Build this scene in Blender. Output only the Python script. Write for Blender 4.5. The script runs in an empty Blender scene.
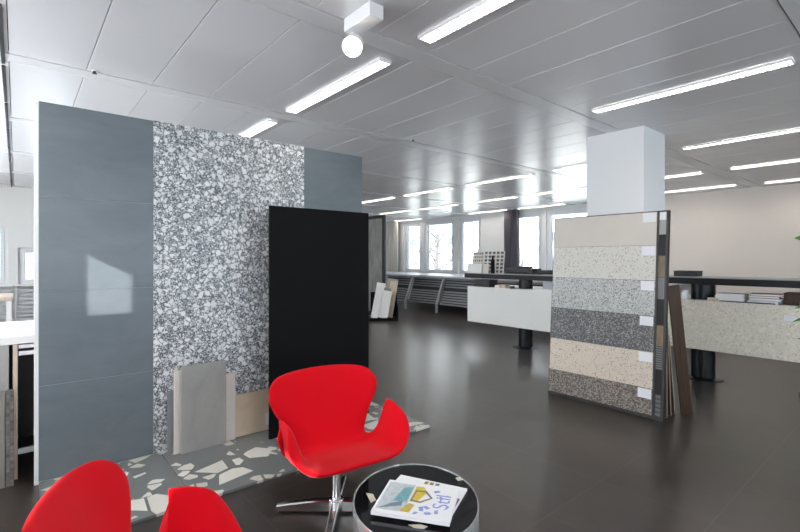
import bpy, bmesh, math, random
from mathutils import Vector, Matrix
random.seed(7)
PI = math.pi
R = math.radians
S = bpy.context.scene
COL = S.collection
CEIL = 2.75

# ------------------------------------------------------------------ materials
def nmat(name):
    m = bpy.data.materials.new(name); m.use_nodes = True
    nt = m.node_tree; b = nt.nodes['Principled BSDF']
    return m, nt, b

def plain(name, col, rough=.5, metal=0, spec=.5, bump=0, bscale=200, var=0, vscale=6):
    m, nt, b = nmat(name)
    b.inputs['Base Color'].default_value = (*col, 1)
    b.inputs['Roughness'].default_value = rough
    b.inputs['Metallic'].default_value = metal
    b.inputs['Specular IOR Level'].default_value = spec
    tc = nt.nodes.new('ShaderNodeTexCoord')
    if var:
        n = nt.nodes.new('ShaderNodeTexNoise'); n.inputs['Scale'].default_value = vscale; n.inputs['Detail'].default_value = 6
        nt.links.new(tc.outputs['Object'], n.inputs['Vector'])
        r = nt.nodes.new('ShaderNodeValToRGB')
        r.color_ramp.elements[0].position = .3; r.color_ramp.elements[1].position = .7
        r.color_ramp.elements[0].color = (*[c*(1-var) for c in col], 1)
        r.color_ramp.elements[1].color = (*[min(1, c*(1+var)) for c in col], 1)
        nt.links.new(n.outputs['Fac'], r.inputs['Fac']); nt.links.new(r.outputs['Color'], b.inputs['Base Color'])
    if bump:
        n = nt.nodes.new('ShaderNodeTexNoise'); n.inputs['Scale'].default_value = bscale; n.inputs['Detail'].default_value = 3
        nt.links.new(tc.outputs['Object'], n.inputs['Vector'])
        bp = nt.nodes.new('ShaderNodeBump'); bp.inputs['Strength'].default_value = bump; bp.inputs['Distance'].default_value = .01
        nt.links.new(n.outputs['Fac'], bp.inputs['Height']); nt.links.new(bp.outputs['Normal'], b.inputs['Normal'])
    return m

def emis(name, col, strength):
    m, nt, b = nmat(name)
    b.inputs['Base Color'].default_value = (*col, 1)
    b.inputs['Emission Color'].default_value = (*col, 1)
    b.inputs['Emission Strength'].default_value = strength
    return m

def mathn(nt, op, a, bv=None, clamp=False):
    n = nt.nodes.new('ShaderNodeMath'); n.operation = op; n.use_clamp = clamp
    for i, v in enumerate((a, bv)):
        if v is None: continue
        if isinstance(v, (int, float)): n.inputs[i].default_value = v
        else: nt.links.new(v, n.inputs[i])
    return n.outputs[0]

def mixc(nt, fac, a, b):
    n = nt.nodes.new('ShaderNodeMix'); n.data_type = 'RGBA'
    if isinstance(fac, (int, float)): n.inputs[0].default_value = fac
    else: nt.links.new(fac, n.inputs[0])
    for i, v in ((6, a), (7, b)):
        if isinstance(v, tuple): n.inputs[i].default_value = (*v, 1)
        else: nt.links.new(v, n.inputs[i])
    return n.outputs[2]

def chip_layer(nt, vec, scale, edge, keep):
    """polygonal chips: 1 inside a kept voronoi cell away from its edges; also the cell's random value"""
    ve = nt.nodes.new('ShaderNodeTexVoronoi'); ve.feature = 'DISTANCE_TO_EDGE'; ve.inputs['Scale'].default_value = scale
    vc = nt.nodes.new('ShaderNodeTexVoronoi'); vc.feature = 'F1'; vc.inputs['Scale'].default_value = scale
    for v in (ve, vc): nt.links.new(vec, v.inputs['Vector'])
    sp = nt.nodes.new('ShaderNodeSeparateColor'); nt.links.new(vc.outputs['Color'], sp.inputs['Color'])
    k = mathn(nt, 'LESS_THAN', sp.outputs['Red'], keep)
    e2 = mathn(nt, 'MULTIPLY', sp.outputs['Blue'], edge*1.6)
    e2 = mathn(nt, 'ADD', e2, edge*.5)
    e = mathn(nt, 'GREATER_THAN', ve.outputs['Distance'], e2)
    return mathn(nt, 'MULTIPLY', k, e), sp.outputs['Green']

def terrazzo(name, base, layers, rough=.35, distort=0, spec=.5, scale3=(1, 1, 1)):
    """layers: (scale, edge, keep, colour a, colour b) painted one over the other"""
    m, nt, b = nmat(name)
    tc = nt.nodes.new('ShaderNodeTexCoord')
    mp = nt.nodes.new('ShaderNodeMapping'); mp.inputs['Scale'].default_value = scale3
    nt.links.new(tc.outputs['Object'], mp.inputs['Vector'])
    vec = mp.outputs['Vector']
    if distort:
        n = nt.nodes.new('ShaderNodeTexNoise'); n.inputs['Scale'].default_value = 40; nt.links.new(vec, n.inputs['Vector'])
        vm = nt.nodes.new('ShaderNodeVectorMath'); vm.operation = 'SCALE'; vm.inputs['Scale'].default_value = distort
        nt.links.new(n.outputs['Color'], vm.inputs[0])
        va = nt.nodes.new('ShaderNodeVectorMath'); va.operation = 'ADD'
        nt.links.new(vec, va.inputs[0]); nt.links.new(vm.outputs[0], va.inputs[1]); vec = va.outputs[0]
    cur = base
    for (sc, ed, kp, ca, cb) in layers:
        f, rnd = chip_layer(nt, vec, sc, ed, kp)
        c = mixc(nt, rnd, ca, cb)
        cur = mixc(nt, f, cur, c)
    nt.links.new(cur, b.inputs['Base Color'])
    b.inputs['Roughness'].default_value = rough
    b.inputs['Specular IOR Level'].default_value = spec
    return m

def stone(name, ca, cb, scale=3, rough=.45, stretch=(1, 1, 1), detail=8, spec=.5):
    m, nt, b = nmat(name)
    tc = nt.nodes.new('ShaderNodeTexCoord')
    mp = nt.nodes.new('ShaderNodeMapping'); mp.inputs['Scale'].default_value = stretch
    nt.links.new(tc.outputs['Object'], mp.inputs['Vector'])
    n = nt.nodes.new('ShaderNodeTexNoise'); n.inputs['Scale'].default_value = scale; n.inputs['Detail'].default_value = detail
    n.inputs['Roughness'].default_value = .65; n.inputs['Distortion'].default_value = .6
    nt.links.new(mp.outputs['Vector'], n.inputs['Vector'])
    r = nt.nodes.new('ShaderNodeValToRGB')
    r.color_ramp.elements[0].position = .32; r.color_ramp.elements[1].position = .68
    r.color_ramp.elements[0].color = (*ca, 1); r.color_ramp.elements[1].color = (*cb, 1)
    nt.links.new(n.outputs['Fac'], r.inputs['Fac']); nt.links.new(r.outputs['Color'], b.inputs['Base Color'])
    b.inputs['Roughness'].default_value = rough
    b.inputs['Specular IOR Level'].default_value = spec
    return m

def glass_mat(name, tint=(1, 1, 1)):
    m = bpy.data.materials.new(name); m.use_nodes = True
    nt = m.node_tree; nt.nodes.clear()
    o = nt.nodes.new('ShaderNodeOutputMaterial'); mx = nt.nodes.new('ShaderNodeMixShader')
    t = nt.nodes.new('ShaderNodeBsdfTransparent'); t.inputs['Color'].default_value = (*tint, 1)
    g = nt.nodes.new('ShaderNodeBsdfGlossy'); g.inputs['Roughness'].default_value = .02
    fr = nt.nodes.new('ShaderNodeFresnel'); fr.inputs['IOR'].default_value = 1.3
    nt.links.new(fr.outputs[0], mx.inputs[0]); nt.links.new(t.outputs[0], mx.inputs[1]); nt.links.new(g.outputs[0], mx.inputs[2])
    nt.links.new(mx.outputs[0], o.inputs[0])
    return m

def tile_floor(name):
    m, nt, b = nmat(name)
    tc = nt.nodes.new('ShaderNodeTexCoord')
    sx = nt.nodes.new('ShaderNodeSeparateXYZ'); nt.links.new(tc.outputs['Object'], sx.inputs[0])
    P = .61
    def cell(o, off):
        return mathn(nt, 'DIVIDE', mathn(nt, 'SUBTRACT', o, off), P)
    u = cell(sx.outputs['X'], -1.42); v = cell(sx.outputs['Y'], 2.88)
    def line(w):
        fr = mathn(nt, 'FRACT', w)
        d = mathn(nt, 'MINIMUM', fr, mathn(nt, 'SUBTRACT', 1.0, fr))
        return mathn(nt, 'LESS_THAN', d, .0028)
    g = mathn(nt, 'MAXIMUM', line(u), line(v))
    cmb = nt.nodes.new('ShaderNodeCombineXYZ')
    nt.links.new(mathn(nt, 'FLOOR', u), cmb.inputs[0]); nt.links.new(mathn(nt, 'FLOOR', v), cmb.inputs[1])
    wn = nt.nodes.new('ShaderNodeTexWhiteNoise'); wn.noise_dimensions = '3D'; nt.links.new(cmb.outputs[0], wn.inputs['Vector'])
    va = nt.nodes.new('ShaderNodeVectorMath'); va.operation = 'ADD'
    vs = nt.nodes.new('ShaderNodeVectorMath'); vs.operation = 'SCALE'; vs.inputs['Scale'].default_value = 9
    nt.links.new(wn.outputs['Color'], vs.inputs[0]); nt.links.new(tc.outputs['Object'], va.inputs[0]); nt.links.new(vs.outputs[0], va.inputs[1])
    n = nt.nodes.new('ShaderNodeTexNoise'); n.inputs['Scale'].default_value = 3.2; n.inputs['Detail'].default_value = 9; n.inputs['Roughness'].default_value = .68
    nt.links.new(va.outputs[0], n.inputs['Vector'])
    r = nt.nodes.new('ShaderNodeValToRGB')
    r.color_ramp.elements[0].position = .3; r.color_ramp.elements[1].position = .72
    r.color_ramp.elements[0].color = (*FLOOR_A, 1); r.color_ramp.elements[1].color = (*FLOOR_B, 1)
    nt.links.new(n.outputs['Fac'], r.inputs['Fac'])
    tint = mixc(nt, mathn(nt, 'MULTIPLY', wn.outputs['Value'], .25), r.outputs['Color'], (.02, .018, .016))
    nt.links.new(mixc(nt, g, tint, (.085, .078, .07)), b.inputs['Base Color'])
    rr = nt.nodes.new('ShaderNodeMapRange'); rr.inputs[3].default_value = .27; rr.inputs[4].default_value = .33
    nt.links.new(n.outputs['Fac'], rr.inputs[0]); nt.links.new(rr.outputs[0], b.inputs['Roughness'])
    b.inputs['Specular IOR Level'].default_value = 1.0
    bp = nt.nodes.new('ShaderNodeBump'); bp.inputs['Strength'].default_value = .012; bp.inputs['Distance'].default_value = .01
    nt.links.new(n.outputs['Fac'], bp.inputs['Height']); nt.links.new(bp.outputs['Normal'], b.inputs['Normal'])
    return m

def felt(name, col):
    m, nt, b = nmat(name)
    b.inputs['Base Color'].default_value = (*col, 1); b.inputs['Roughness'].default_value = .95
    b.inputs['Specular IOR Level'].default_value = .15
    b.inputs['Sheen Weight'].default_value = .2; b.inputs['Sheen Roughness'].default_value = .45
    b.inputs['Sheen Tint'].default_value = (1, .35, .35, 1)
    tc = nt.nodes.new('ShaderNodeTexCoord')
    n = nt.nodes.new('ShaderNodeTexNoise'); n.inputs['Scale'].default_value = 420; n.inputs['Detail'].default_value = 2
    nt.links.new(tc.outputs['Object'], n.inputs['Vector'])
    bp = nt.nodes.new('ShaderNodeBump'); bp.inputs['Strength'].default_value = .25; bp.inputs['Distance'].default_value = .003
    nt.links.new(n.outputs['Fac'], bp.inputs['Height']); nt.links.new(bp.outputs['Normal'], b.inputs['Normal'])
    return m

def grid_mat(name, base, chip, nx, nz, fill=.6, axis='XZ', rnd=True):
    """small swatches in rows on a board, generated coordinates"""
    m, nt, b = nmat(name)
    tc = nt.nodes.new('ShaderNodeTexCoord')
    sx = nt.nodes.new('ShaderNodeSeparateXYZ'); nt.links.new(tc.outputs['Generated'], sx.inputs[0])
    u = mathn(nt, 'MULTIPLY', sx.outputs[axis[0]], nx); v = mathn(nt, 'MULTIPLY', sx.outputs[axis[1]], nz)
    def inside(w):
        fr = mathn(nt, 'FRACT', w)
        return mathn(nt, 'LESS_THAN', mathn(nt, 'ABSOLUTE', mathn(nt, 'SUBTRACT', fr, .5)), fill/2)
    f = mathn(nt, 'MULTIPLY', inside(u), inside(v))
    cmb = nt.nodes.new('ShaderNodeCombineXYZ')
    nt.links.new(mathn(nt, 'FLOOR', u), cmb.inputs[0]); nt.links.new(mathn(nt, 'FLOOR', v), cmb.inputs[1])
    wn = nt.nodes.new('ShaderNodeTexWhiteNoise'); nt.links.new(cmb.outputs[0], wn.inputs['Vector'])
    c = mixc(nt, wn.outputs['Value'], chip, tuple(min(1, x*2.6+.05) for x in chip)) if rnd else chip
    nt.links.new(mixc(nt, f, base, c), b.inputs['Base Color'])
    b.inputs['Roughness'].default_value = .5
    return m

FLOOR_A, FLOOR_B = (.020, .0145, .0115), (.052, .040, .033)
M = {}
M['white_wall'] = plain('white_paint', (.79, .785, .77), .75, bump=.02)
M['warm_wall'] = plain('warm_paint', (.80, .725, .66), .75, bump=.02)
M['column'] = plain('column_paint', (.80, .81, .82), .6, bump=.02)
M['ceil'] = plain('ceiling_metal', (.74, .74, .76), .27, .12, .38)
M['band'] = plain('ceiling_band', (.74, .74, .755), .29, .12, .38)
M['void'] = plain('ceiling_void', (.03, .03, .03), .9)
M['slot'] = plain('slot_black', (.03, .03, .035), .6)
M['floor'] = tile_floor('floor_tiles')
M['wframe'] = plain('window_frame_white', (.78, .80, .82), .35)
M['gasket'] = plain('gasket_grey', (.25, .26, .28), .5)
M['glass'] = glass_mat('window_glass')
M['sill'] = plain('sill_grey', (.50, .53, .58), .35)
M['slat'] = plain('radiator_slat', (.27, .28, .30), .4, .1)
M['strut'] = plain('radiator_strut', (.62, .63, .66), .4, .3)
M['blue_tile'] = stone('blue_grey_tile', (.122, .150, .170), (.162, .190, .211), 2.2, .30, (1, 1, 2.2))
M['terr'] = terrazzo('pebble_terrazzo', (.105, .12, .138), [
    (105, .11, .72, (.42, .44, .46), (.66, .68, .70)),
    (54, .11, .60, (.56, .58, .60), (.80, .82, .83)),
    (28, .11, .34, (.70, .72, .73), (.86, .87, .88))], .38, .003)
M['shard'] = terrazzo('shard_terrazzo', (.155, .165, .165), [
    (13, .10, .28, (.56, .54, .48), (.66, .64, .58)),
    (5.0, .07, .46, (.60, .58, .52), (.72, .70, .64))], .34)
M['board_white'] = plain('board_white', (.80, .79, .77), .6)
M['black'] = plain('black_satin', (.004, .004, .0045), .55, spec=.12)
M['black_gloss'] = plain('black_glass', (.006, .006, .007), .04, spec=.6)
M['rim'] = plain('table_rim', (.72, .74, .74), .15, .7)
M['chrome'] = plain('polished_aluminium', (.74, .72, .72), .16, 1)
M['cream'] = plain('cream_chip', (.60, .55, .45), .3)
M['red'] = felt('red_wool', (.62, .002, .010))
M['grey_slab'] = stone('grey_stone', (.30, .30, .285), (.38, .375, .355), 5, .6, (1, 1, .6))
M['pink_slab'] = plain('pale_rose_tile', (.70, .645, .60), .55, var=.04)
M['dark_slab'] = stone('dark_stone', (.20, .21, .22), (.28, .29, .29), 4, .6)
M['beige_slab'] = stone('beige_stone', (.58, .47, .34), (.68, .56, .42), 6, .6)
M['paper'] = plain('paper_white', (.82, .82, .84), .6)
M['dframe'] = plain('dark_bronze', (.045, .042, .042), .45, .3)
M['t_cream'] = stone('cream_tile', (.60, .555, .50), (.635, .59, .53), 4, .5)
M['t_whitespeck'] = terrazzo('white_speck', (.64, .62, .57), [(110, .10, .22, (.46, .43, .38), (.74, .72, .68)), (92, .14, .20, (.14, .13, .12), (.36, .32, .28))], .45)
M['t_greyspeck'] = terrazzo('grey_speck', (.44, .45, .44), [(80, .07, .42, (.66, .66, .64), (.54, .54, .52)), (100, .10, .34, (.07, .07, .07), (.20, .20, .20))], .45)
M['t_darkspeck'] = terrazzo('dark_speck', (.085, .085, .09), [(95, .08, .36, (.42, .41, .40), (.22, .22, .22)), (130, .08, .25, (.03, .03, .03), (.50, .49, .47))], .45)
M['t_beigespeck'] = terrazzo('beige_speck', (.65, .56, .47), [(110, .10, .28, (.52, .42, .34), (.74, .67, .58)), (95, .13, .22, (.17, .12, .10), (.40, .30, .24))], .45)
M['t_brownspeck'] = terrazzo('brown_speck', (.115, .097, .085), [(90, .07, .46, (.50, .45, .39), (.24, .21, .18)), (130, .08, .3, (.04, .03, .03), (.56, .51, .45))], .45)
M['c_white'] = plain('counter_white', (.83, .825, .79), .5, var=.02, vscale=2)
M['c_beige'] = terrazzo('counter_beige', (.74, .685, .58), [(34, .03, .6, (.75, .70, .60), (.84, .79, .70)), (85, .08, .25, (.46, .43, .37), (.74, .71, .64))], .4, .006)
M['slab_dark'] = plain('slab_dark', (.016, .016, .017), .5, spec=.3)
M['slab_top'] = plain('slab_grey', (.34, .34, .35), .3)
M['ped'] = plain('pedestal_black', (.02, .022, .026), .28, .6)
M['wood_dark'] = stone('dark_oak', (.034, .018, .011), (.075, .042, .025), 3, .45, (7, 7, .7), 8, .3)
M['wood_light'] = stone('light_oak', (.55, .42, .32), (.66, .54, .43), 3, .5, (7, 7, .7))
M['edge'] = plain('board_edge', (.50, .43, .36), .6)
M['curtain'] = plain('curtain_grey', (.13, .12, .14), .9)
M['blind'] = plain('blind_cream', (.76, .72, .66), .8)
M['plastic'] = plain('black_plastic', (.02, .02, .022), .45)
M['label'] = plain('label_white', (.80, .80, .84), .55)
M['leaf'] = plain('leaf_green', (.09, .28, .04), .4, var=.25)
M['stem'] = plain('stem_green', (.10, .14, .04), .6)
M['pot'] = plain('pot_anthracite', (.06, .06, .065), .5)
M['soil'] = plain('soil', (.03, .02, .015), .9)
M['lamp_white'] = plain('lamp_white', (.80, .80, .80), .4)
M['tube'] = emis('lamp_tube', (1, .945, .87), 23.0)
M['spot'] = emis('spot_glow', (1, .93, .82), 60.0)
M['facade'] = plain('facade_white', (.80, .79, .77), .8)
M['facade_win'] = plain('facade_window', (.11, .12, .13), .5)
M['roof'] = plain('roof_grey', (.45, .42, .40), .8)
M['bark'] = plain('bark', (.11, .105, .10), .9)
M['ground'] = plain('outside_ground', (.42, .44, .40), .9)
M['travertine'] = stone('travertine', (.19, .17, .155), (.27, .245, .22), 4, .6, (2, 2, .8))
M['mosaic'] = grid_mat('mosaic_strip', (.13, .12, .11), (.065, .06, .055), 2, 26, .8, 'YZ')
M['veined'] = stone('veined_tile', (.17, .17, .165), (.34, .34, .32), 2.4, .3, (3, 3, .8))
M['swatch'] = grid_mat('swatch_board', (.66, .63, .57), (.07, .055, .05), 5, 6, .62)
M['swatch2'] = grid_mat('swatch_board_two', (.66, .64, .60), (.035, .035, .04), 5, 6, .64)

# ------------------------------------------------------------------ mesh helpers
class MB:
    def __init__(s): s.bm = bmesh.new()
    def box(s, lo, hi, bev=0, mat=None):
        lo = Vector(lo); hi = Vector(hi)
        t = bmesh.new(); bmesh.ops.create_cube(t, size=1)
        for v in t.verts:
            v.co = Vector([(lo[i]+hi[i])/2 + v.co[i]*(hi[i]-lo[i]) for i in range(3)])
        if bev: bmesh.ops.bevel(t, geom=t.edges[:], offset=bev, segments=2, profile=.6, affect='EDGES')
        s._add(t, mat); return s
    def _add(s, t, mat=None):
        if mat is not None: bmesh.ops.transform(t, matrix=mat, verts=t.verts)
        me = bpy.data.meshes.new('tmp'); t.to_mesh(me); t.free(); s.bm.from_mesh(me); bpy.data.meshes.remove(me)
    def cyl(s, c, r, z0, z1, n=32, r2=None, bev=0):
        prof = [(0, z0), (r, z0), (r if r2 is None else r2, z1), (0, z1)]
        if bev and r2 is None:
            prof = [(0, z0), (r-bev, z0), (r, z0+bev), (r, z1-bev), (r-bev, z1), (0, z1)]
        return s.lathe(c, prof, n)
    def lathe(s, c, prof, n=32):
        bm = s.bm; rings = []
        for (r, z) in prof:
            if r < 1e-6: rings.append([bm.verts.new((c[0], c[1], z))])
            else: rings.append([bm.verts.new((c[0]+r*math.cos(2*PI*k/n), c[1]+r*math.sin(2*PI*k/n), z)) for k in range(n)])
        for a, b in zip(rings, rings[1:]):
            for k in range(n):
                k2 = (k+1) % n
                if len(a) == 1 and len(b) == 1: continue
                if len(a) == 1: f = (a[0], b[k2], b[k])
                elif len(b) == 1: f = (a[k], a[k2], b[0])
                else: f = (a[k], a[k2], b[k2], b[k])
                bm.faces.new(f)
        return s
    def tube(s, pts, r, n=10):
        pts = [Vector(p) for p in pts]; rs = r if isinstance(r, (list, tuple)) else [r]*len(pts)
        bm = s.bm; rings = []; up0 = Vector((0, 0, 1))
        for i, p in enumerate(pts):
            d = (pts[min(i+1, len(pts)-1)]-pts[max(i-1, 0)]).normalized()
            u = up0 if abs(d.z) < .95 else Vector((1, 0, 0))
            a = d.cross(u).normalized(); b = a.cross(d).normalized()
            rings.append([bm.verts.new(p+rs[i]*(math.cos(2*PI*k/n)*a+math.sin(2*PI*k/n)*b)) for k in range(n)])
        for A, B in zip(rings, rings[1:]):
            for k in range(n): bm.faces.new((A[k], A[(k+1) % n], B[(k+1) % n], B[k]))
        bm.faces.new(rings[0][::-1]); bm.faces.new(rings[-1])
        return s
    def quad(s, *ps):
        s.bm.faces.new([s.bm.verts.new(p) for p in ps]); return s
    def prism(s, poly, z0, z1):
        bm = s.bm
        a = [bm.verts.new((x, y, z0)) for x, y in poly]; b = [bm.verts.new((x, y, z1)) for x, y in poly]
        bm.faces.new(a[::-1]); bm.faces.new(b); n = len(poly)
        for k in range(n): bm.faces.new((a[k], a[(k+1) % n], b[(k+1) % n], b[k]))
        return s
    def build(s, name, mat, parent=None, smooth=False, mods=None):
        bmesh.ops.recalc_face_normals(s.bm, faces=s.bm.faces)
        me = bpy.data.meshes.new(name); s.bm.to_mesh(me); s.bm.free()
        me.materials.append(M[mat] if isinstance(mat, str) else mat)
        if smooth:
            for p in me.polygons: p.use_smooth = True
            if smooth != 'all':
                try: me.set_sharp_from_angle(angle=R(40))
                except Exception: pass
        o = bpy.data.objects.new(name, me); COL.objects.link(o)
        if parent is not None: o.parent = parent
        return o

def tag(o, label, cat, group=None, kind=None):
    if label: o['label'] = label
    if cat: o['category'] = cat
    if group: o['group'] = group
    if kind: o['kind'] = kind
    return o
def empty(name, loc=(0, 0, 0), rz=0, rx=0):
    o = bpy.data.objects.new(name, None); COL.objects.link(o); o.location = loc; o.rotation_euler = (rx, 0, rz)
    o.empty_display_size = .1
    return o
def struct(name, mb, mat, parent=None, smooth=False):
    o = mb.build(name, mat, parent, smooth)
    if parent is None: o['kind'] = 'structure'
    return o
def copy_tree(o, parent=None):
    c = o.copy(); COL.objects.link(c)
    if parent is not None: c.parent = parent
    for ch in list(o.children): copy_tree(ch, c)
    return c
def frame_mat(origin, ex, ey, ez):
    ex, ey, ez = Vector(ex).normalized(), Vector(ey).normalized(), Vector(ez).normalized()
    m = Matrix((ex, ey, ez)).transposed().to_4x4(); m.translation = Vector(origin); return m

# ------------------------------------------------------------------ the room
XL, XR, YB, YF = -13.4, 4.0, -1.9, 10.5
XN = -11.0                                    # nearer piece of the left wall
struct('floor', MB().box((XL, YB, -.1), (XR, 12.0, 0)), 'floor')

# ceiling: metal cassettes with open joints, perforated bands between the bays, dark void above
BW = 1.735; B0 = -2.21; HB = .075; PW = .4137; PY0 = .375
cm = MB()
bays = []
k = -4
while True:
    xa = B0 - BW*(k+1) + HB; xb = B0 - BW*k - HB
    if xb < XL: break
    bays.append((max(xa, XL), min(xb, XR))); k += 1
rows = []
j = -6
while PY0 + PW*j < YF + 1.5:
    rows.append((PY0+PW*j, PY0+PW*(j+1))); j += 1
for (xa, xb) in bays:
    if xb <= xa: continue
    for (ya, yb) in rows:
        ya2, yb2 = max(ya, YB), min(yb, 12.0)
        if yb2-ya2 < .02: continue
        g = .002
        tz = random.uniform(-.06, .06)
        w2_, d2_ = (xb-xa)/2-g, (yb2-ya2)/2-g
        cm.box((-w2_, -d2_, 0), (w2_, d2_, .024), .0035, Matrix.Translation(((xa+xb)/2, (ya2+yb2)/2, CEIL)) @ Matrix.Rotation(R(tz), 4, 'X'))
ceil = struct('ceiling', cm, 'ceil')
bm_ = MB()
for k in range(-4, 8):
    xc = B0 - BW*k
    if XL+.1 < xc < XR-.1: bm_.box((xc-HB+.004, YB, CEIL-.004), (xc+HB-.004, 12.0, CEIL+.02))
struct('trim_1', bm_, 'band')
struct('ceiling_void', MB().box((XL, YB, CEIL+.03), (XR, 12.0, CEIL+.09)), 'void')
# dark slotted air outlet along the ceiling on the near left, in short lengths
sl = empty('ceiling_slot_vent', (-7.1, -.068, CEIL)); tag(sl, 'long dark slotted air outlet let into the ceiling left of the grey tile wall', 'air outlet')
for i in range(9):
    x1 = -2.15-i*.99+.0; x0 = x1-.93
    mb = MB().box((x0+7.1, -.010, -.010), (x1+7.1, .010, -.001))
    mb.build('slot_segment', 'slot', sl)

# walls
def wall_with_holes(axis, pos, thick, a0, a1, z0, z1, holes, name, mat):
    """axis 'X': the wall runs along X at Y = pos; holes (a, b, za, zb) sorted along the wall"""
    mb = MB()
    def bx(a, b, za, zb):
        if b-a < 1e-4 or zb-za < 1e-4: return
        if axis == 'X': mb.box((a, min(pos, pos+thick), za), (b, max(pos, pos+thick), zb))
        else: mb.box((min(pos, pos+thick), a, za), (max(pos, pos+thick), b, zb))
    cur = a0
    for (a, b, za, zb) in sorted(holes):
        bx(cur, a, z0, z1); bx(a, b, z0, za); bx(a, b, zb, z1); cur = b
    bx(cur, a1, z0, z1)
    return struct(name, mb, mat)

WZ0, WZ1 = .95, 2.66
wins = [(-12.295, -11.415), (-11.25, -9.895), (-9.70, -8.815), (-7.65, -6.765), (-6.635, -5.36), (-5.25, -4.35)]
holes = [(a-.004, b+.004, WZ0, WZ1) for (a, b) in wins]
wall_with_holes('X', YF, .25, XL, -4.12, 0, CEIL, holes, 'wall_window', 'white_wall')
struct('wall_far', MB().box((-4.12, YF, 0), (-1.62, YF+1.5, CEIL)), 'warm_wall')
struct('wall_recess', MB().box((-1.62, 11.8, 0), (XR, 12.0, CEIL)), 'warm_wall')
struct('wall_left', MB().box((XL-.2, 3.0, 0), (XL, YF+.25, CEIL)), 'white_wall')
wall_with_holes('Y', XN, -.2, YB, 3.0, 0, CEIL, [(-.9, -.12, .95, 2.0), (.02, .9, .95, 1.63)], 'wall_left_near', 'white_wall')
struct('wall_return', MB().box((XL-.2, 2.8, 0), (XN-.2, 3.0, CEIL)), 'white_wall')
# wall behind the viewer with two slim openings to the sun, and the glazed wall on the right
SX = .8; SZ = .543
wall_with_holes('X', YB, -.12, XL, XR, 0, CEIL, [(-9.6, -7.4, .9, 2.5), (-7.0, -4.8, .9, 2.5), (-4.4, -2.5, .9, 2.5), (-1.86, -1.56, 1.7, 2.745), (-.10, .15, 1.79, 1.96), (.16, .55, 1.93, 2.10), (.9, 3.4, .9, 2.5)], 'wall_back', 'white_wall')
struct('wall_stub', MB().box((-2.3, YB+.001, 0), (-1.95, -.9, 1.98)), 'white_wall')  # unseen block added to cut off the lower edge of the sun patch
rh = [(-1.4, 1.4, .9, 2.4), (1.9, 4.7, .9, 2.4), (5.2, 8.0, .9, 2.4)]
wall_with_holes('Y', XR, .2, YB, 12.0, 0, CEIL, rh, 'wall_right', 'white_wall')

# column
struct('column', MB().box((-2.505, 4.75, 0), (-1.912, 5.285, CEIL-.001), .006), 'column')

# windows
def window(idx, x0, x1, y, z0, z1, axis='X', sash=.075, handle=True, pair=False):
    w = x1-x0
    r = empty('window_%d' % idx, ((x0+x1)/2, y, z0) if axis == 'X' else (y, (x0+x1)/2, z0), 0 if axis == 'X' else R(90))
    r['kind'] = 'structure'
    hh = z1-z0; a = w/2
    mb = MB()
    def ring(e, d0, d1, inset):
        mb.box((-a+inset, d0, inset), (-a+inset+e, d1, hh-inset), .004); mb.box((a-inset-e, d0, inset), (a-inset, d1, hh-inset), .004)
        mb.box((-a+inset+e, d0, inset), (a-inset-e, d1, inset+e), .004); mb.box((-a+inset+e, d0, hh-inset-e), (a-inset-e, d1, hh-inset), .004)
    ring(.05, .0, .10, 0); mb.build('window_frame', 'wframe', r)
    mb = MB()
    ring(sash, -.015, .07, .05); mb.build('window_sash', 'wframe', r)
    e = .05+sash
    gk = MB()
    gk.box((-a+e, .02, e), (-a+e+.012, .05, hh-e)); gk.box((a-e-.012, .02, e), (a-e, .05, hh-e))
    gk.build('gasket', 'gasket', r)
    MB().box((-a+e, .03, e), (a-e, .036, hh-e)).build('window_pane', 'glass', r)
    if handle:
        hb = MB().box((a-.11, -.03, .72), (a-.08, -.015, .80), .003).box((a-.105, -.055, .745), (a-.085, -.03, .775), .003).box((a-.105, -.07, .66), (a-.085, -.05, .775), .004)
        hb.build('window_handle', 'strut', r)
    return r
for i, (x0, x1) in enumerate(wins): window(i+1, x0, x1, YF+.06, WZ0, WZ1)
window(7, .02, .9, XN-.06, .95, 1.63, 'Y', .05, False)  # window added in place of a bright sun patch on this wall
window(8, -.9, -.12, XN-.06, .95, 2.0, 'Y', .05, False)
BACKW = [(-9.6, -7.4), (-7.0, -4.8), (-4.4, -2.5), (.9, 3.4)]
for i, (a, b) in enumerate(BACKW): window(12+i, a, b, YB-.14, .9, 2.5, 'X', .06, False)
for i, (a, b, za, zb) in enumerate(rh): window(9+i, a, b, XR+.06, za, zb, 'Y', .06, False)

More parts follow.
